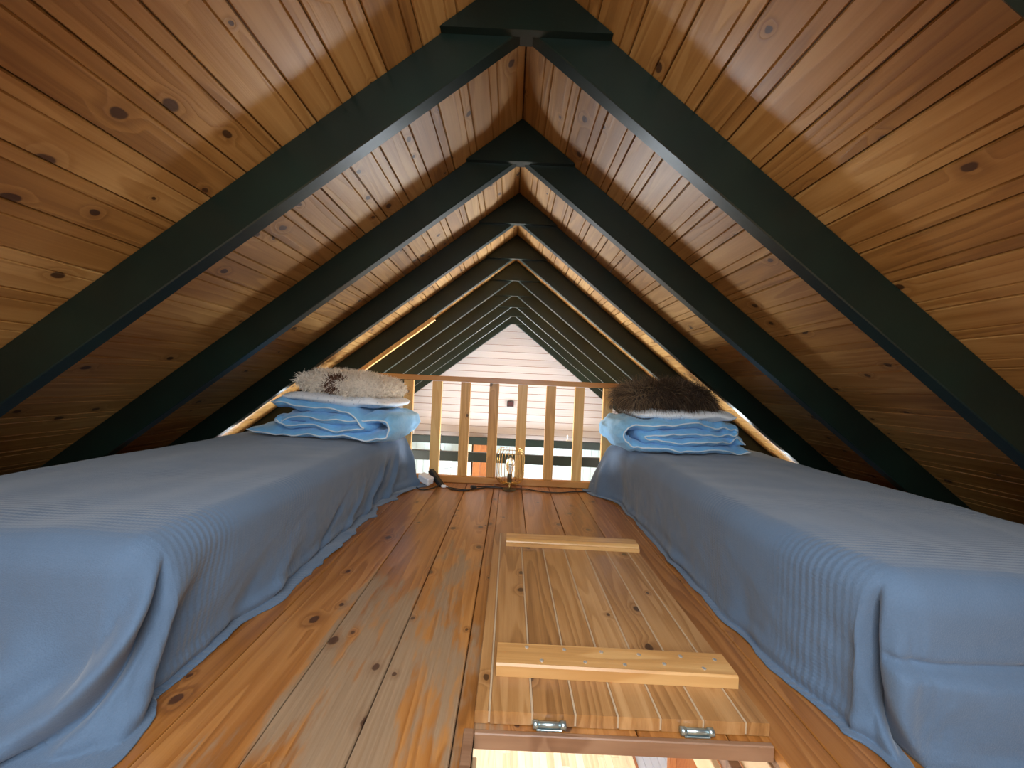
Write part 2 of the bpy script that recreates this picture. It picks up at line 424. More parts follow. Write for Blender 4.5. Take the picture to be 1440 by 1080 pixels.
# hatch lining
tr = tag(empty('trim_1', (HX0, HY0, -.1)), kind='structure')
def part_box(name, mat, par, *b, bev=.002):
    o = MB().box(*b, bev).build(name, mat); o.parent = par
    o.location = -par.location
    return o
part_box('lining_board', M_DKWOOD, tr, HX0-.022, HX0+.0, HY0, HY1-.002, -.16, .004)
part_box('lining_board', M_TAN, tr, HX0+.0005, HX0+.010, HY0, HY1-.03, -.16, -.03)
part_box('lining_board', M_DKWOOD, tr, HX0+.001, HX1-.001, HY1-.012, HY1, -.034, .001)
# joist boards seen past the right edge of the opening
part_box('joist_board', M_TAN, tr, HX1+.02, HX1+.05, HY0, HY1+.5, -.175, -.08)
part_box('joist_board', M_DKWOOD, tr, HX1-.01, HX1+.02, HY0, HY1+.5, -.215, -.176)
part_box('joist_board', M_TAN, tr, HX1-.03, HX1-.011, HY0, HY1+.5, -.30, -.216)
# ------------------------------------------------------------------ walls of the building
wf = MB().box(-2.45, 2.45, YF+.02, YF+.12, LOWZ, HT+.1)
wall_far = tag(wf.build('wall_far', M_DKWOOD), kind='structure')
GB = .113; zlow = EYE - 0.94
i = 0; z = zlow
while z < HT - .03:
    h = GB-.009; z2 = min(z+h, HT-.012)
    w1 = (HT - z)/T - .002; w2 = (HT - z2)/T - .002
    w1 = min(w1, 2.3); w2 = min(w2, 2.3)
    y0 = YF + .002
    vs = [(-w1, y0, z), (w1, y0, z), (w2, y0+.013, z2), (-w2, y0+.013, z2), (-w1, YF+.02, z), (w1, YF+.02, z), (w2, YF+.02, z2), (-w2, YF+.02, z2)]
    fs = [(0, 1, 2, 3), (7, 6, 5, 4), (0, 4, 5, 1), (1, 5, 6, 2), (2, 6, 7, 3), (3, 7, 4, 0)]
    vs = [(x, y-YF, zz-z) for x, y, zz in vs]
    MB().add(vs, fs).build('board', M_GABLE, wall_far, loc=(0, YF, z)); z += GB
VB = .115; me = MB().box(.002, VB-.002, .004, .02, 0, zlow-.003-LOWZ, .003).mesh('vertical_board'); me.materials.append(M_WALLV)
x = -2.3
while x < 2.3 - VB:
    obj_of(me, 'vertical_board', wall_far, (x, YF, LOWZ)); x += VB
# near gable with an assumed, unseen window as a source of fill light
nw = MB()
for b in ((-2.45, -.5, LOWZ, HT+.1), (.5, 2.45, LOWZ, HT+.1), (-.5, .5, LOWZ, .80), (-.5, .5, 1.44, HT+.1)):
    nw.box(b[0], b[1], YN-.1, YN, b[2], b[3])
tag(nw.build('wall_near', M_CEIL), kind='structure')
def window(name, M, w, h):
    fr = MB(); t = .05
    for b in ((-w/2, w/2, -h/2, -h/2+t), (-w/2, w/2, h/2-t, h/2), (-w/2, -w/2+t, -h/2+t, h/2-t), (w/2-t, w/2, -h/2+t, h/2-t), (-t/2, t/2, -h/2+t, h/2-t)):
        fr.box(b[0], b[1], -.03, .03, b[2], b[3], .003)
    f = tag(fr.build(name, M_WPAINT), kind='structure'); f.matrix_world = M
    for s in (-1, 1):
        a, b = (-w/2+t, -t/2) if s < 0 else (t/2, w/2-t)
        MB().box(a, b, -.004, .004, -h/2+t, h/2-t).build('pane', M_GLASS, f)
for s in (1, -1):  # frames and panes of the added roof windows, out of view
    u = (RWU0+RWU1)/2
    M = Matrix(((s*CA, 0, s*SA, 0), (0, 1, 0, 0), (-SA, 0, CA, HT), (0, 0, 0, 1))) if s == 1 else Matrix(((CA, 0, -SA, 0), (0, 1, 0, 0), (SA, 0, CA, HT), (0, 0, 0, 1)))
    window('window_%d' % (8 if s == 1 else 9), M @ Matrix.Translation((s*u, (RWY0+RWY1)/2, .07)) @ Matrix.Rotation(R(90), 4, 'X') @ Matrix.Rotation(R(90), 4, 'Y'), RWY1-RWY0, RWU1-RWU0)
window('window_1', Matrix.Translation((0, YN-.06, 1.12)), 1.0, .64)
sw = {-1: [(4.9, -1.25, 1.6, 1.0), (1.6, -1.1, 1.9, 1.0)], 1: [(4.9, -1.25, 1.6, 1.0), (.9, -1.1, 1.9, 1.0)]}
wi = 2
for s, nm in ((-1, 'left'), (1, 'right')):
    mb = MB(); ys = YN
    for (cy, cz, w, h) in sorted(sw[s]):
        a, b = cy-w/2, cy+w/2
        xs = sorted((s*2.33, s*2.43))
        mb.box(xs[0], xs[1], ys, a, LOWZ, .02); mb.box(xs[0], xs[1], a, b, LOWZ, cz-h/2); mb.box(xs[0], xs[1], a, b, cz+h/2, .02); ys = b
        window('window_%d' % wi, Matrix.Translation((s*2.385, cy, cz)) @ Matrix.Rotation(R(90), 4, 'Z'), w, h); wi += 1
    mb.box(xs[0], xs[1], ys, YF+.02, LOWZ, .02)
    tag(mb.build('wall_'+nm, M_PLASTER), kind='structure')
# floor of the room below, with parquet staves where the hatch shows them
lf = tag(MB().box(-2.45, 2.45, YN, YF+.02, LOWZ-.08, LOWZ-.012).build('floor', M_PLASTER), kind='structure')
pr = random.Random(5)
SW = .058
pm = {}
for L in (.30, .36, .42):
    pm[L] = MB().box(.0006, SW-.0006, .0006, L-.0006, -.012, 0, .001).mesh('stave'); pm[L].materials.append(M_PARQ)
i = 0; x = -.45
while x < 1.10:
    y = 2.0 + pr.random()*.3
    while y < 3.6:
        L = pr.choice((.30, .36, .42)); obj_of(pm[L], 'stave', lf, (x, y, LOWZ)); y += L
    x += SW; i += 1
part = MB().box(-.455, -.47+.0, 2.0, 4.0, LOWZ-.012, LOWZ).build('edge_strip', M_TAN, lf)
MB().box(-2.3, -.471, YN+.01, YF, LOWZ-.012, LOWZ).build('parquet_field', M_PARQ, lf)
MB().box(1.118, 1.135, 1.9, 4.0, LOWZ-.012, LOWZ+.006, .002).build('threshold', M_PINE, lf)
for k in range(6):
    MB().box(1.136+k*.06, 1.194+k*.06, 1.9, 4.0, LOWZ-.012, LOWZ, .002).build('grey_plank', M_GREY, lf)
# pine door frame in the room below, seen through the hatch
dp = tag(empty('door_1', (1.45, 2.72, LOWZ)), kind='structure')
for b in ((-.20, -.155, -.0, .05, 0, 2.05), (-.154, .0, .01, .05, 0, 2.05), (.001, .05, -.02, .05, 0, 2.05), (.051, .35, .0, .04, 0, 2.05)):
    MB().box(*b, .004).build('jamb_board', M_PINE, dp)

# ------------------------------------------------------------------ railing
RY = 2.842
rail = tag(empty('railing', (0, RY, 0)), 'pine railing of flat upright balusters closing off the loft edge', 'railing')
hw = (HB - (EYE+.04))/T
MB().box(-hw+.005, hw-.005, -.012, .052, EYE+.0, EYE+.038, .004).build('handrail', M_RAIL, rail)
MB().box(-1.85, 1.85, 0, .042, .001, .050, .004).build('bottom_rail', M_RAIL, rail)
bm_ = MB().box(-.0355, .0355, 0, EYE-.0525, -.017, .017, .003).mesh('baluster'); bm_.materials.append(M_BAL)
for n in range(-5, 7):
    o = obj_of(bm_, 'baluster', rail, (-.1184+.2117*n, .020, .0508), (R(90), 0, 0))

# ------------------------------------------------------------------ hatch door
trap = tag(empty('hatch_door', (0, 0, .0015)), 'open plank hatch door lying on the floor with two battens on its back', 'hatch')
edges = [-.048, -.014, .081, .176, .270, .364, .458, .552, .606]
TY0, TY1 = .845, 1.86
for a, b in zip(edges, edges[1:]):
    w = b-a
    mb = MB(); mb.prism([(.0022, 0), (.0022, .026), (.0036, .028), (w-.0036, .028), (w-.0022, .026), (w-.0022, 0)], 0, TY1-TY0+random.uniform(-.004, .004))
    mb.build('plank', M_TRAP, trap, loc=(a, TY0, 0))
for a in edges[1:-1]:  # pale strip set in each joint between the planks
    MB().box(a-.0022, a+.0022, TY0+.0015, TY1-.004, .001, .0268).build('seam_strip', M_SEAM, trap)
rs = random.Random(2)
scr = MB().lathe([(.0052, 0), (.0052, .0012), (.0035, .002), (.0012, .0014)], seg=10).mesh('screw'); scr.materials.append(M_STEEL)
for (bx0, bx1, by0, by1, step) in ((-.004, .590, .945, 1.028, 0), (.012, .604, 1.705, 1.785, 1)):
    L = bx1-bx0; D = by1-by0
    mb = MB(); M = Matrix.Rotation(R(-90), 4, 'Z')
    pr_ = [(0, 0), (0, .026), (.004, .031), (D-.004, .031), (D, .026), (D, 0)] if not step else [(0, 0), (0, .014), (.006, .016), (.008, .021), (.016, .027), (.02, .029), (D-.004, .029), (D, .025), (D, 0)]
    mb.prism([(x, z) for x, z in pr_], 0, L)
    mb.v = [(y, x, z) for x, y, z in mb.v]
    bo = mb.build('batten', M_BATTEN, trap, loc=(bx0, by0, .0285)); bo.rotation_euler = (0, 0, R(-.6))
    if not step:
        for q in range(11):
            obj_of(scr, 'screw', bo, (.07+q*.05+rs.uniform(-.008, .008), D*(.72 if q % 2 == 0 else .28)+rs.uniform(-.006, .006), .031))
for hx in (.118, .440):
    hg = MB()
    hg.tube([(hx-.032, TY0-.008, .010), (hx+.032, TY0-.008, .010)], .0062, 10)
    ho = hg.build('hinge', M_GALV, trap, smooth=True)
    for kx in (-.030, .030):
        kb = MB(); kb.tube([(hx+kx-.006, TY0-.008, .010), (hx+kx+.006, TY0-.008, .010)], .0082, 10); kb.build('hinge_knuckle', M_GALV, ho, smooth=True)
    MB().box(hx-.028, hx+.028, TY0-.0135, TY0-.002, -.0005, .003, .0005).build('hinge_leaf', M_GALV, ho)

# ------------------------------------------------------------------ beds
def mesh_grid(name, P, nu, nv, mat, parent=None, uvf=None, close_u=False):
    """P[i][j] points"""
    mb = MB(); mb.v = [tuple(P[i][j]) for i in range(nu) for j in range(nv)]
    mb.f = [(i*nv+j, ((i+1) % nu)*nv+j, ((i+1) % nu)*nv+j+1, i*nv+j+1) for i in range(nu if close_u else nu-1) for j in range(nv-1)]
    m = bpy.data.meshes.new(name); m.from_pydata(mb.v, [], mb.f)
    if uvf:
        uvl = m.uv_layers.new(name='UVMap')
        for p in m.polygons:
            for li in p.loop_indices:
                vi = m.loops[li].vertex_index; uvl.data[li].uv = uvf[vi]
    m.polygons.foreach_set('use_smooth', [True]*len(m.polygons)); m.materials.append(mat)
    o = bpy.data.objects.new(name, m); return link(o, parent)

BX0, BX1, BY0, BY1, BTOP = .735, 1.695, .80, 2.74, .378
def bed(s, lab):
    e = tag(empty('bed', (s*1.2, 1.75, 0)), lab, 'bed', 'low beds under the eaves')
    def pb(name, mat, x0, x1, y0, y1, z0, z1, bev):
        xs = sorted((s*x0-s*1.2, s*x1-s*1.2)); MB().box(xs[0], xs[1], y0-1.75, y1-1.75, z0, z1, bev).build(name, mat, e)
    ix, iy = (BX0+.045 if s < 0 else .868), BY0+.045
    pb('mattress', M_MATT, ix, BX1-.01, iy, BY1-.06, .235, BTOP-.03, .03)
    pb('frame', M_BEDW, max(ix, .86)+.01, BX1-.03, iy+.01, BY1-.06, .14, .234, .004)
    for (lx, ly) in ((.89, iy+.05), (.89, BY1-.13), (BX1-.10, iy+.02), (BX1-.10, BY1-.13)):
        pb('leg', M_BEDW, lx, lx+.06, ly, ly+.06, .001, .139, .003)
bed(-1, 'low pine bed hidden under the wrinkled bedspread that trails on the floor beside power strip')
bed(1, 'low pine bed hidden under the smoother bedspread beside the hatch door')

def bedspread(s, folds, seed, lab, top_f, over, flare, hem, endflare, skew):
    def shift(x, y): return skew*max(0., 1.35-y)**2*sm(1.65, .95, x)
    r = .075; zt = BTOP
    bx, by = BX0+r, BY0+r
    cols = []                                # each: base(x,y), normal, S
    NY = 150; NC = 46; NX = 62
    for i in range(NY+1):
        y = BY1 - (BY1-by)*i/NY; cols.append((bx, y, -1., 0., by-y))
    LC = .36
    for i in range(1, NC):
        t = i/NC*math.pi/2; cols.append((bx, by, -math.cos(t), -math.sin(t), LC*i/NC))
    for i in range(NX+1):
        x = bx + (BX1-bx)*i/NX; cols.append((x, by, 0., -1., LC + x-bx))
    ND = 74; dmax = r*math.pi/2 + (zt - r) + .01
    P = []; UV = []
    for (cx, cy, nx, ny, S) in cols:
        row = []
        extra = over(S)
        dm = dmax + extra
        for j in range(ND+1):
            d = dm*j/ND; a = r*math.pi/2
            if d < a: out = r*math.sin(d/r); z = zt - r*(1-math.cos(d/r)); h = 0.15*d/a*0
            else:
                out = r; z = zt - r - (d-a)
            h = max(0., min(1., (d - a*.4)/(dmax - a*.4)))
            F = flare(S)*h*h
            for (s0, sl, w, amp, h0, cv) in folds:
                q = (S - s0 - sl*h - cv*h*h)/w
                if abs(q) < 4: F += amp*sm(h0, h0+.4, h)*math.exp(-q*q)
            F += .014*h*nz(S*5.5, h*2.2, seed) + .006*h*nz(S*13, h*4, seed+3) + .003*nz(S*30, h*9, seed+5)*sm(.1, .5, h)
            if s > 0: F += .030*sm(.44, .49, h)*sm(.10, .2, S) - .016*math.exp(-((h-.46)/.03)**2)*sm(.10, .18, S)
            # slack that buckles just above the floor
            F += .020*math.exp(-((h-.90-.05*nz(S*4, 0, seed+8))/.055)**2)*(.6+.8*nz(S*3.3, 1, seed+9))
            fl = .005 + .012*max(0, nz(S*7, d*9, seed+11))
            if z < fl:
                out += (fl - z)*1.0; z = fl + .006*max(0., nz(S*9, d*14, seed+2))
            hemw = hem(S)*sm(.93, 1.0, d/dm)
            ef = endflare*sm(.28, 0., BY1-cy if nx == -1. else 9)*h if nx == -1. else 0
            x = cx + nx*(out + F + hemw); y = cy + ny*(out + F + hemw) + ef*.25
            x -= ef*.6
            if d < a: z += top_f(x, y)*(1-d/a)
            row.append((s*x, y, max(z, .0035))); UV.append((cy + ny*d, -nx*d - (cx-bx)))
        P.append(row)
    nu, nv = len(P), ND+1
    verts = [p for row in P for p in row]; faces = [(i*nv+j, (i+1)*nv+j, (i+1)*nv+j+1, i*nv+j+1) for i in range(nu-1) for j in range(nv-1)]
    # flat top sharing the first points of the side columns
    gx = NX; base = len(verts); ids = {}
    for iy in range(NY+1):
        for ix in range(NX+1):
            if ix == 0: ids[iy, ix] = iy*nv
            elif iy == NY: ids[iy, ix] = (NY+NC-1+ix)*nv
            else:
                x = bx + (BX1-bx)*ix/NX; y = BY1-(BY1-by)*iy/NY
                ids[iy, ix] = len(verts); verts.append((s*x, y, zt+top_f(x, y))); UV.append((y, -(x-bx)))
    faces += [(ids[a, b], ids[a, b+1], ids[a+1, b+1], ids[a+1, b]) for a in range(NY) for b in range(NX)]
    verts = [(vx + s*shift(abs(vx), vy), vy, vz) for vx, vy, vz in verts]
    m = bpy.data.meshes.new('bedspread'); m.from_pydata(verts, [], faces)
    uvl = m.uv_layers.new(name='UVMap')
    buf = [0.]*(2*len(m.loops))
    for li, lp in enumerate(m.loops): buf[2*li], buf[2*li+1] = UV[lp.vertex_index]
    uvl.data.foreach_set('uv', buf)
    bm = bmesh.new(); bm.from_mesh(m); bmesh.ops.remove_doubles(bm, verts=bm.verts[:], dist=1e-5)
    bmesh.ops.recalc_face_normals(bm, faces=bm.faces[:]); bm.to_mesh(m); bm.free()
    m.polygons.foreach_set('use_smooth', [True]*len(m.polygons)); m.materials.append(M_SPREAD)
    o = link(bpy.data.objects.new('bedspread', m))
    sd = o.modifiers.new('thick', 'SOLIDIFY'); sd.thickness = .004; sd.offset = -1
    return tag(o, lab, 'bedspread', 'blue grey bedspreads')

def topL(x, y): return .010*nz(x*2.2, y*1.6, 4.) + .005*nz(x*7, y*3, 9.) + .004*max(0, nz(x*3, y*9, 2.)) - .012*sm(1.3, 1.7, x)
def topR(x, y): return .010*nz(x*2.0, y*1.4, 14.) + .004*nz(x*3, y*8, 19.) + .004*max(0, nz(x*9, y*2.5, 22.)) - .012*sm(1.3, 1.7, x)
# folds: (S at the bed edge, slant per drop, half width, height, starts at drop, curve)
foldsL = [(-.03, .03, .06, .026, .05, .22), (.045, .06, .026, -.050, .06, .34), (.10, .07, .05, .050, .06, .38), (-.12, .06, .04, -.016, .2, .14), (.30, .05, .05, -.020, .4, .2), (.40, .05, .06, .02, .4, .2),
          (-1.72, .12, .022, .030, .15, .10), (-1.60, .16, .020, -.022, .2, .10), (-1.50, .20, .030, .028, .2, .1), (-1.30, .24, .025, .018, .35, .1), (-1.10, .3, .03, -.014, .3, .1),
          (-.70, .32, .05, .020, .45, .0), (-.45, .2, .05, -.014, .4, .0), (-1.86, .05, .03, .03, .1, 0), (.55, -.1, .05, .03, .3, 0), (.75, .1, .06, -.03, .3, 0)]
bedspread(-1, foldsL, 3.1, 'wrinkled blue grey bedspread trailing on the floor, on bed beside power strip', topL,
          lambda S: .048 - .034*sm(-.6, -.1, S) + .07*sm(.16, .40, S)*sm(.95, .5, S) + .03*max(0, nz(S*2, 5)), lambda S: -.050 + .13*sm(.0, .30, S) + .05*sm(-1.3, -1.7, S), lambda S: .012*nz(S*16, 2.2) + .008*nz(S*34, 1.2), .16, .06)
foldsR = [(.125, -.30, .026, -.095, .02, .44), (.045, -.02, .04, .012, .1, 0), (.20, -.02, .05, .028, .2, .02), (.40, .1, .08, .02, .3, 0), (-.9, .1, .06, .012, .4, 0), (-1.4, .08, .05, -.010, .3, 0),
          (-1.8, .05, .03, .02, .2, 0), (-.35, .05, .05, -.008, .3, 0)]
bedspread(1, foldsR, 23.7, 'smooth blue grey bedspread with ribbed weave, on bed beside the hatch door', topR,
          lambda S: .012 + .02*max(0, nz(S*2, 15)), lambda S: -.03 + .02*sm(-.8, 0, S), lambda S: .006*nz(S*14, 7.7), .30, .32)

# ------------------------------------------------------------------ bedding
def duvet(s, name, lab, path, T0, y0f, y1, seed, xlim):
    y0 = y0f(.7)
    """a padded band folded along `path` (x,z) and running from y0 to y1; piping on the seam"""
    pts = spline([(x, 0, z) for x, z in path], 10); n = len(pts)
    NV = 20; L = y1-y0
    e = tag(empty(name, (s*1.05, y0, BTOP)), lab, 'duvet', 'folded blue duvets')
    e.rotation_euler = (0, 0, 0)
    off = Vector(e.location)
    nrm = []
    for i in range(n):
        t = (pts[min(i+1, n-1)]-pts[max(i-1, 0)]).normalized(); nrm.append(Vector((-t.z, 0, t.x)))
    def center(i, v):                       # v 0..1 along y
        p = pts[i]; ya = y0f(p.x); y = ya + (y1-ya)*v
        fe = (1-sm(0, .22, v)) + (1-sm(0, .2, 1-v))
        wob = .026*nz(i*.13, seed, 1)*fe + .014*nz(i*.27, seed+4, v*3)
        yy = y + (.028*nz(i*.09, seed+7, 0) + .012*nz(i*.3, seed+2))*(1-sm(0, .3, v))
        return Vector((p.x, yy, p.z + wob))
    rings = []
    for i in range(n):
        top = []; bot = []
        endf = math.sqrt(max(0, 1-(1-min(1, i/5))**2)) * math.sqrt(max(0, 1-(1-min(1, (n-1-i)/5))**2))
        for j in range(NV+1):
            v = .5-.5*math.cos(math.pi*j/NV)
            th = T0*.5*(max(0, 1-abs(2*v-1)**5))**.55 * (.88+.42*nz(i*.17, v*5, seed+5)+.25*nz(i*.4, v*9, seed+6)) * max(.05, endf)
            c = center(i, v)
            top.append(c + nrm[i]*th); bot.append(c - nrm[i]*th)
        rings.append(top + bot[::-1][1:-1])
    P = []
    def fix(p):
        x = min(p.x, xlim(p.z)) ; z = max(p.z, BTOP+.012)
        return Vector((s*x, p.y, z)) - off
    NR = len(rings[0])
    vs = [fix(p) for r_ in rings for p in r_]
    fs = [(i*NR+j, (i+1)*NR+j, (i+1)*NR+(j+1) % NR, i*NR+(j+1) % NR) for i in range(n-1) for j in range(NR)]
    fs += [tuple(range(NR)), tuple((n-1)*NR+k for k in range(NR))]
    ob = MB().add(vs, fs).build('cover', M_DUVET, e, smooth=True)
    pc = [fix(center(i, 0.)+Vector((0, -.003, 0))) for i in range(n)]
    MB().tube(pc, .0042, 6).build('piping', M_PIPE, e, smooth=True)
    return e
def limx(d):                                  # stay inside the rafter line
    return lambda z: (HB - z)/T - d
B = BTOP
duvet(-1, 'folded_duvet', 'blue duvet with white piping folded in layers under the cream sheepskin cushion',
      [(1.56, B+.030), (1.40, B+.032), (1.15, B+.034), (.90, B+.036), (.70, B+.045), (.645, B+.095), (.70, B+.145), (.85, B+.130), (1.05, B+.118), (1.25, B+.115), (1.36, B+.100), (1.30, B+.082), (1.10, B+.078), (.88, B+.083), (.80, B+.10), (.90, B+.165), (1.10, B+.178), (1.30, B+.195), (1.40, B+.20)],
      .082, lambda x: 2.10+.22*(x-.68), 2.74, 2.3, limx(.06))
duvet(1, 'folded_duvet', 'blue duvet with white piping folded in layers under the brown fur',
      [(1.46, B+.028), (1.25, B+.032), (1.00, B+.034), (.80, B+.040), (.69, B+.055), (.655, B+.110), (.70, B+.165), (.85, B+.178), (1.05, B+.182), (1.25, B+.175), (1.36, B+.150), (1.30, B+.115), (1.12, B+.128), (.92, B+.124), (.775, B+.108), (.90, B+.078), (1.15, B+.085), (1.34, B+.092), (1.42, B+.075)],
      .080, lambda x: 2.18+.26*max(0, x-.95), 2.72, 9.1, limx(.06))

def puff(name, mat, parent, c, sx, sy, sz, seed, edge=.06, rot=0, nu=36, nv=24, tilt=0, power=.5):
    """pillow: two joined domes over a rounded rectangle"""
    vs = []; fs = []
    ca, sa = math.cos(rot), math.sin(rot)
    def pt(u, v, side):
        # u,v in -1..1 -> rounded square
        k = 1-.10*(u*u*v*v)
        x = u*sx*(1-.06*(1-abs(v))**1*0)*k; y = v*sy*k
        hgt = sz*(max(0, (1-u**4)*(1-v**4)))**power
        z = side*hgt*(1+.25*nz(u*2+seed, v*2, side)) + .012*nz(u*3, v*3, seed) + tilt*u
        return (c[0]+x*ca-y*sa, c[1]+x*sa+y*ca, c[2]+z)
    for side in (1, -1):
        b = len(vs)
        for i in range(nu+1):
            for j in range(nv+1): vs.append(pt(math.sin((i/nu-.5)*math.pi), math.sin((j/nv-.5)*math.pi), side))
        for i in range(nu):
            for j in range(nv):
                q = (b+i*(nv+1)+j, b+(i+1)*(nv+1)+j, b+(i+1)*(nv+1)+j+1, b+i*(nv+1)+j+1); fs.append(q if side > 0 else q[::-1])
    m = bpy.data.meshes.new(name); m.from_pydata(vs, [], fs)
    bm = bmesh.new(); bm.from_mesh(m); bmesh.ops.remove_doubles(bm, verts=bm.verts[:], dist=2e-4); bm.to_mesh(m); bm.free()
    m.polygons.foreach_set('use_smooth', [True]*len(m.polygons)); m.materials.append(mat)
    return link(bpy.data.objects.new(name, m), parent)

# patterned white pillow under the sheepskin
def striped():
    m = NT('white_blue_print'); p = m.n('ShaderNodeTexCoord').outputs['Object']
    w = m.n('ShaderNodeTexWave', wave_type='BANDS', bands_direction='X'); m.l(p, w.inputs['Vector']); w.inputs['Scale'].default_value = 9; w.inputs['Distortion'].default_value = 1.5
    v = m.n('ShaderNodeTexVoronoi'); m.l(p, v.inputs['Vector']); v.inputs['Scale'].default_value = 60
    dots = m.maprange(v.outputs['Distance'], .2, .34, 1, 0)
    f = m.math('MULTIPLY', dots, m.maprange(w.outputs[1], .45, .6, .15, .75))
    m.set(col=m.mix(f, (.84, .88, .93), (.42, .50, .60)), rough=.85); m.bump(m.noise(p, 18, 3), .2, .02); return m.m
M_PRINT = striped()
zl = B + .222
tag(puff('pillow', M_PRINT, None, (-1.005, 2.42, zl+.012), .345, .235, .036, 3., tilt=-.012, rot=R(-8)),
    'flat white pillow with faint grey print under the cream sheepskin cushion', 'pillow')
zr = B + .213
tag(puff('pillow', M_WHITE, None, (1.045, 2.46, zr+.020), .315, .25, .036, 8., tilt=.004), 'plain white pillow squeezed under the brown fur', 'pillow')

def strands(name, base, mats, parent, count, length, width, curl, droop, seed, flat=.0, matf=None, comb=(0, 0, 0), segs=3):
    rr = random.Random(seed); me = base.data
    polys = [p for p in me.polygons]; areas = []; t = 0
    for p in polys: t += p.area; areas.append(t)
    import bisect
    mb = [MB() for _ in mats]
    vco = [v.co for v in me.vertices]
    for _ in range(count):
        p = polys[bisect.bisect(areas, rr.random()*t) % len(polys)]
        vs = [vco[i] for i in p.vertices]
        if len(vs) < 3: continue
        a, b = rr.random(), rr.random()
        if len(vs) == 4: q = (vs[0]*(1-a)+vs[1]*a)*(1-b) + (vs[3]*(1-a)+vs[2]*a)*b
        else:
            if a+b > 1: a, b = 1-a, 1-b
            q = vs[0] + (vs[1]-vs[0])*a + (vs[2]-vs[0])*b
        n = p.normal.copy()
        d = (n + Vector((rr.gauss(0, .45), rr.gauss(0, .45), rr.gauss(0, .3))) + Vector(comb)
             + Vector((nz(q.x*9, q.y*9, seed), nz(q.x*9, q.y*9, seed+5), 0))*1.4).normalized()
        Ln = length*rr.uniform(.6, 1.25)
        side = d.cross(Vector((rr.gauss(0, 1), rr.gauss(0, 1), rr.gauss(0, 1)))).normalized()
        k = matf(q, rr) if matf else rr.randrange(len(mats))
        pts = []; pp = q.copy() - n*.002; cd = d.copy(); ax = side.cross(d).normalized()
        cu = rr.choice((-1, 1))*curl
        for g in range(segs+1):
            w = width*(1-g/(segs+.35)); pts += [pp - side*w, pp + side*w]
            cd = (cd + Vector((0, 0, -droop)) + ax*cu*rr.uniform(.5, 1.2)).normalized(); pp = pp + cd*(Ln/segs)
        mb[k].add(pts, [(2*g, 2*g+1, 2*g+3, 2*g+2) for g in range(segs)])
    for m_, mat in zip(mb, mats):
        if not m_.f: continue
        m = bpy.data.meshes.new(name); m.from_pydata(m_.v, [], m_.f); m.materials.append(mat)
        o = link(bpy.data.objects.new(name, m), parent); o['kind'] = 'stuff'
# cream sheepskin cushion
sk = tag(empty('sheepskin_cushion', (0, 0, 0)), 'cream curly sheepskin cushion with brown patches on the stacked bedding', 'cushion')
body = puff('cushion', M_SKIN, sk, (-.985, 2.42, zl+.098), .285, .215, .072, 5., tilt=-.022, nu=30, nv=20, power=.6, rot=R(-8))
def wool_mat(q, rr):
    for (x, y, z, r_) in ((-1.02, 2.24, zl+.118, .062), (-1.05, 2.21, zl+.05, .048)):
        if (Vector((x, y, z))-q).length < r_*rr.uniform(.5, 1.15): return 1
    return 0
strands('wool', body, [M_WOOL, M_WOOLD], sk, 15000, .034, .0030, 1.15, .10, 4, matf=wool_mat)
# brown fur
fr_ = tag(empty('brown_fur_hide', (0, 0, 0)), 'shaggy dark brown fur hide heaped on the white pillow', 'fur')
hide = puff('hide', M_HIDE, fr_, (.975, 2.47, zr+.112), .255, .215, .078, 12., nu=30, nv=20, power=.6)
strands('fur', hide, M_FURS, fr_, 14000, .090, .0018, .10, .22, 6, matf=lambda q, rr: (2 if rr.random() < (.10 + .35*sm(.95, .78, q.x)) else rr.randrange(2)), comb=(-.15, -.55, -.2), segs=4)

# ------------------------------------------------------------------ cage lamp by the railing
LX, LY = .024, 2.722
lamp = tag(empty('cage_lamp', (LX, LY, 0)), 'brass wire cage lamp with clear bulb on the floor by the railing', 'lamp')
MB().lathe([(.050, .001), (.051, .004), (.046, .008), (.010, .010), (.009, .012)], seg=24).build('base', M_DARKMET, lamp, smooth=True)
MB().lathe([(.010, .0105), (.008, .02), (.008, .054)], seg=14).build('stem', M_BRASS, lamp, smooth=True)
MB().lathe([(.012, .052), (.018, .056), (.018, .105), (.015, .112), (.0, .112)], seg=18).build('socket', M_DARKMET, lamp, smooth=True)
bl = MB().lathe([(.013, .113), (.016, .125), (.028, .15), (.031, .18), (.030, .205), (.022, .226), (.008, .234), (.0, .235)], seg=20).build('bulb', M_GLASS, lamp, smooth=True)
MB().tube([(0, 0, .118), (0, 0, .17)], .0045, 8).build('bulb_stem', M_WPLAST, bl)
wire = spline([(.016, 0, .050), (.055, 0, .047), (.082, 0, .066), (.098, 0, .10), (.099, 0, .17), (.098, 0, .25), (.090, 0, .280), (.072, 0, .292)], 5)
wmesh = MB().tube(wire, .0016, 5).mesh('cage_wire'); wmesh.materials.append(M_BRASS)
for k in range(24): obj_of(wmesh, 'cage_wire', lamp, (0, 0, 0), (0, 0, 2*math.pi*(k+.5)/24))
for r_, z in ((.072, .292), (.096, .266), (.085, .071)):
    MB().tube([(r_*math.cos(a*math.pi/18), r_*math.sin(a*math.pi/18), z) for a in range(36)], .0016, 6, True).build('cage_ring', M_BRASS, lamp, smooth=True)
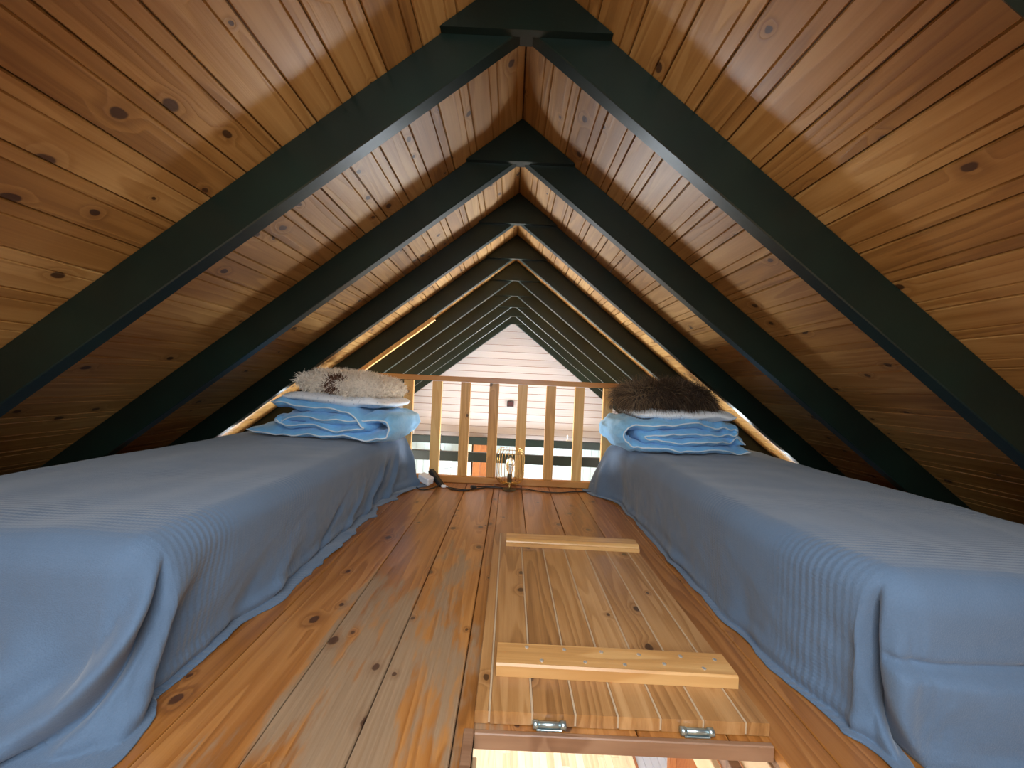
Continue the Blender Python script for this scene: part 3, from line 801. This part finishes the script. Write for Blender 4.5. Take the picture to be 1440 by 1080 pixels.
# ------------------------------------------------------------------ power strip, adapter and cables
ps = tag(empty('power_strip', (-.505, 2.765, .05)), 'black power strip leaning against the bottom of the railing', 'power strip')
d = Vector((-.085, .055, .085)).normalized()
ps.rotation_euler = d.to_track_quat('X', 'Z').to_euler()
MB().box(-.085, .075, -.021, .021, -.017, .017, .006).build('casing', M_BLACK, ps)
for k in range(3):
    MB().lathe([(.015, .0172), (.015, .019), (.012, .019), (.011, .0176)], (-.05+k*.045, 0, 0), 14).build('socket_ring', M_BLACK, ps)
ad = tag(empty('adapter_box', (-.572, 2.735, .046)), 'small white plastic box on the floor beside the black power strip', 'adapter')
ad.rotation_euler = (R(8), R(12), R(-32))
MB().box(-.052, .052, -.03, .03, -.024, .028, .006).build('casing', M_WPLAST, ad)
MB().box(-.0535, -.0515, -.012, .012, -.012, .010, .0005).build('port', M_BLACK, ad)
def cable(lab, pts, r=.0042, mat=M_BLACK):
    return tag(MB().tube(spline(pts, 7), r, 6).build('cable', mat, smooth=True), lab, 'cable')
cable('black cable running from the lamp to the power strip in a loose curve',
      [(.01, 2.735, .006), (-.05, 2.745, .006), (-.14, 2.74, .005), (-.21, 2.69, .005), (-.28, 2.66, .005), (-.36, 2.68, .005), (-.43, 2.71, .006), (-.455, 2.722, .012)])
cable('black cable looped in front of the railing with an inline switch',
      [(-.02, 2.755, .005), (-.10, 2.77, .005), (-.18, 2.755, .005), (-.235, 2.715, .012), (-.25, 2.66, .005), (-.31, 2.635, .005), (-.37, 2.655, .005), (-.40, 2.685, .005)])
tag(MB().box(-.250, -.205, 2.700, 2.726, .0015, .022, .006).build('inline_switch', M_BLACK), 'black inline cord switch on the floor by the railing', 'switch')
cable('black cable curling from the power strip under the wrinkled bedspread',
      [(-.47, 2.73, .014), (-.50, 2.68, .005), (-.54, 2.625, .005), (-.58, 2.615, .005), (-.62, 2.66, .005)])
cable('black cable stretched from the lamp towards the bed with smooth bedspread',
      [(.05, 2.74, .005), (.14, 2.745, .005), (.25, 2.70, .005), (.36, 2.69, .005), (.48, 2.73, .005), (.60, 2.75, .005), (.68, 2.74, .005)])
wp = tag(empty('plug', (-.435, 2.70, .011)), 'white plug lying on the floor at the foot of the power strip', 'plug')
MB().box(-.02, .014, -.009, .009, -.009, .009, .004).build('plug_body', M_WPLAST, wp)
MB().tube([(.014, 0, 0), (.03, 0, -.004)], .003, 6).build('plug_lead', M_WPLAST, wp)

# ------------------------------------------------------------------ far room things
pic = tag(empty('small_picture', (.012, YF, EYE-.325)), 'tiny dark picture in a black frame on the pale boarded end wall', 'picture')
MB().box(-.055, .055, -.018, .0015, -.047, .047, .003).build('picture_frame', M_BLACK, pic)
MB().box(-.040, .040, -.0195, -.0182, -.032, .032).build('picture_print', M_MAROON, pic)
def ornament(x, h, lab):
    zb = EYE - .876 + .001; y = RAFT[9] + .03
    e = tag(empty('ornament', (x, y, zb)), lab, 'ornament', 'white ornaments on the far beam')
    MB().lathe([(.020, 0), (.020, .006), (.008, .012), (.008, h*.5), (.012, h*.75), (.006, h), (0, h)], seg=12).build('ornament_stem', M_WPAINT, e, smooth=True)
    MB().box(.0, .17, -.015, .015, .0, .010, .003).build('ornament_foot', M_WPAINT, e)
ornament(-1.52, .17, 'tall white ornament standing on the far beam by the cream cushion side')
ornament(.95, .10, 'short white ornament standing on the far beam by the brown fur side')
pe = tag(empty('pendant_lamp', (-1.065, RAFT[9]-.02, EYE-.876)), 'white bowl pendant lamp on a thin cord hanging from the far beam', 'lamp')
MB().tube([(-.02, .05, .012), (0, .03, .013), (0, .0, .010), (0, -.004, -.02), (0, -.01, -.22)], .005, 6).build('cord', M_BLACK, pe)
MB().lathe([(.045, -.262), (.03, -.235), (.012, -.215), (.0, -.215)], (0, -.01, 0), 16).build('cap', M_BRASS, pe, smooth=True)
MB().lathe([(.0, -.265), (.06, -.27), (.15, -.33), (.20, -.42), (.205, -.47), (.198, -.47), (.19, -.42), (.14, -.34), (.05, -.285), (.0, -.28)], (0, -.01, 0), 28).build('shade', M_GLASSW, pe, smooth=True)
MB().tube([(.203*math.cos(a*math.pi/16), -.01+.203*math.sin(a*math.pi/16), -.472) for a in range(32)], .006, 6, True).build('rim', plain('grey_rim', (.25, .27, .27), .4), pe)
cu = tag(empty('cupboard', (-.37, YF-.06, LOWZ)), 'narrow tall pine cupboard with round brass knobs against the white end wall', 'cupboard')
MB().box(-.18, .18, -.10, .055, 0, 1.98, .004).build('body', M_PINE, cu)
MB().box(-.30, -.205, -.08, .055, 0, 1.98, .004).build('side_panel', M_CREAM, cu)
for a, b in ((-.178, -.062), (-.058, .045), (.049, .178)):
    MB().box(a, b, -.118, -.101, .02, 1.96, .004).build('door_plank', M_PINE, cu)
for kx, kz in ((-.11, .78), (.02, .74)):
    kb = MB().lathe([(.012, 0), (.012, .012), (.026, .02), (.028, .03), (.018, .042), (0, .045)], seg=14).build('knob', M_BRASS, cu, smooth=True)
    kb.location = (kx, -.118, kz); kb.rotation_euler = (R(90), 0, 0)
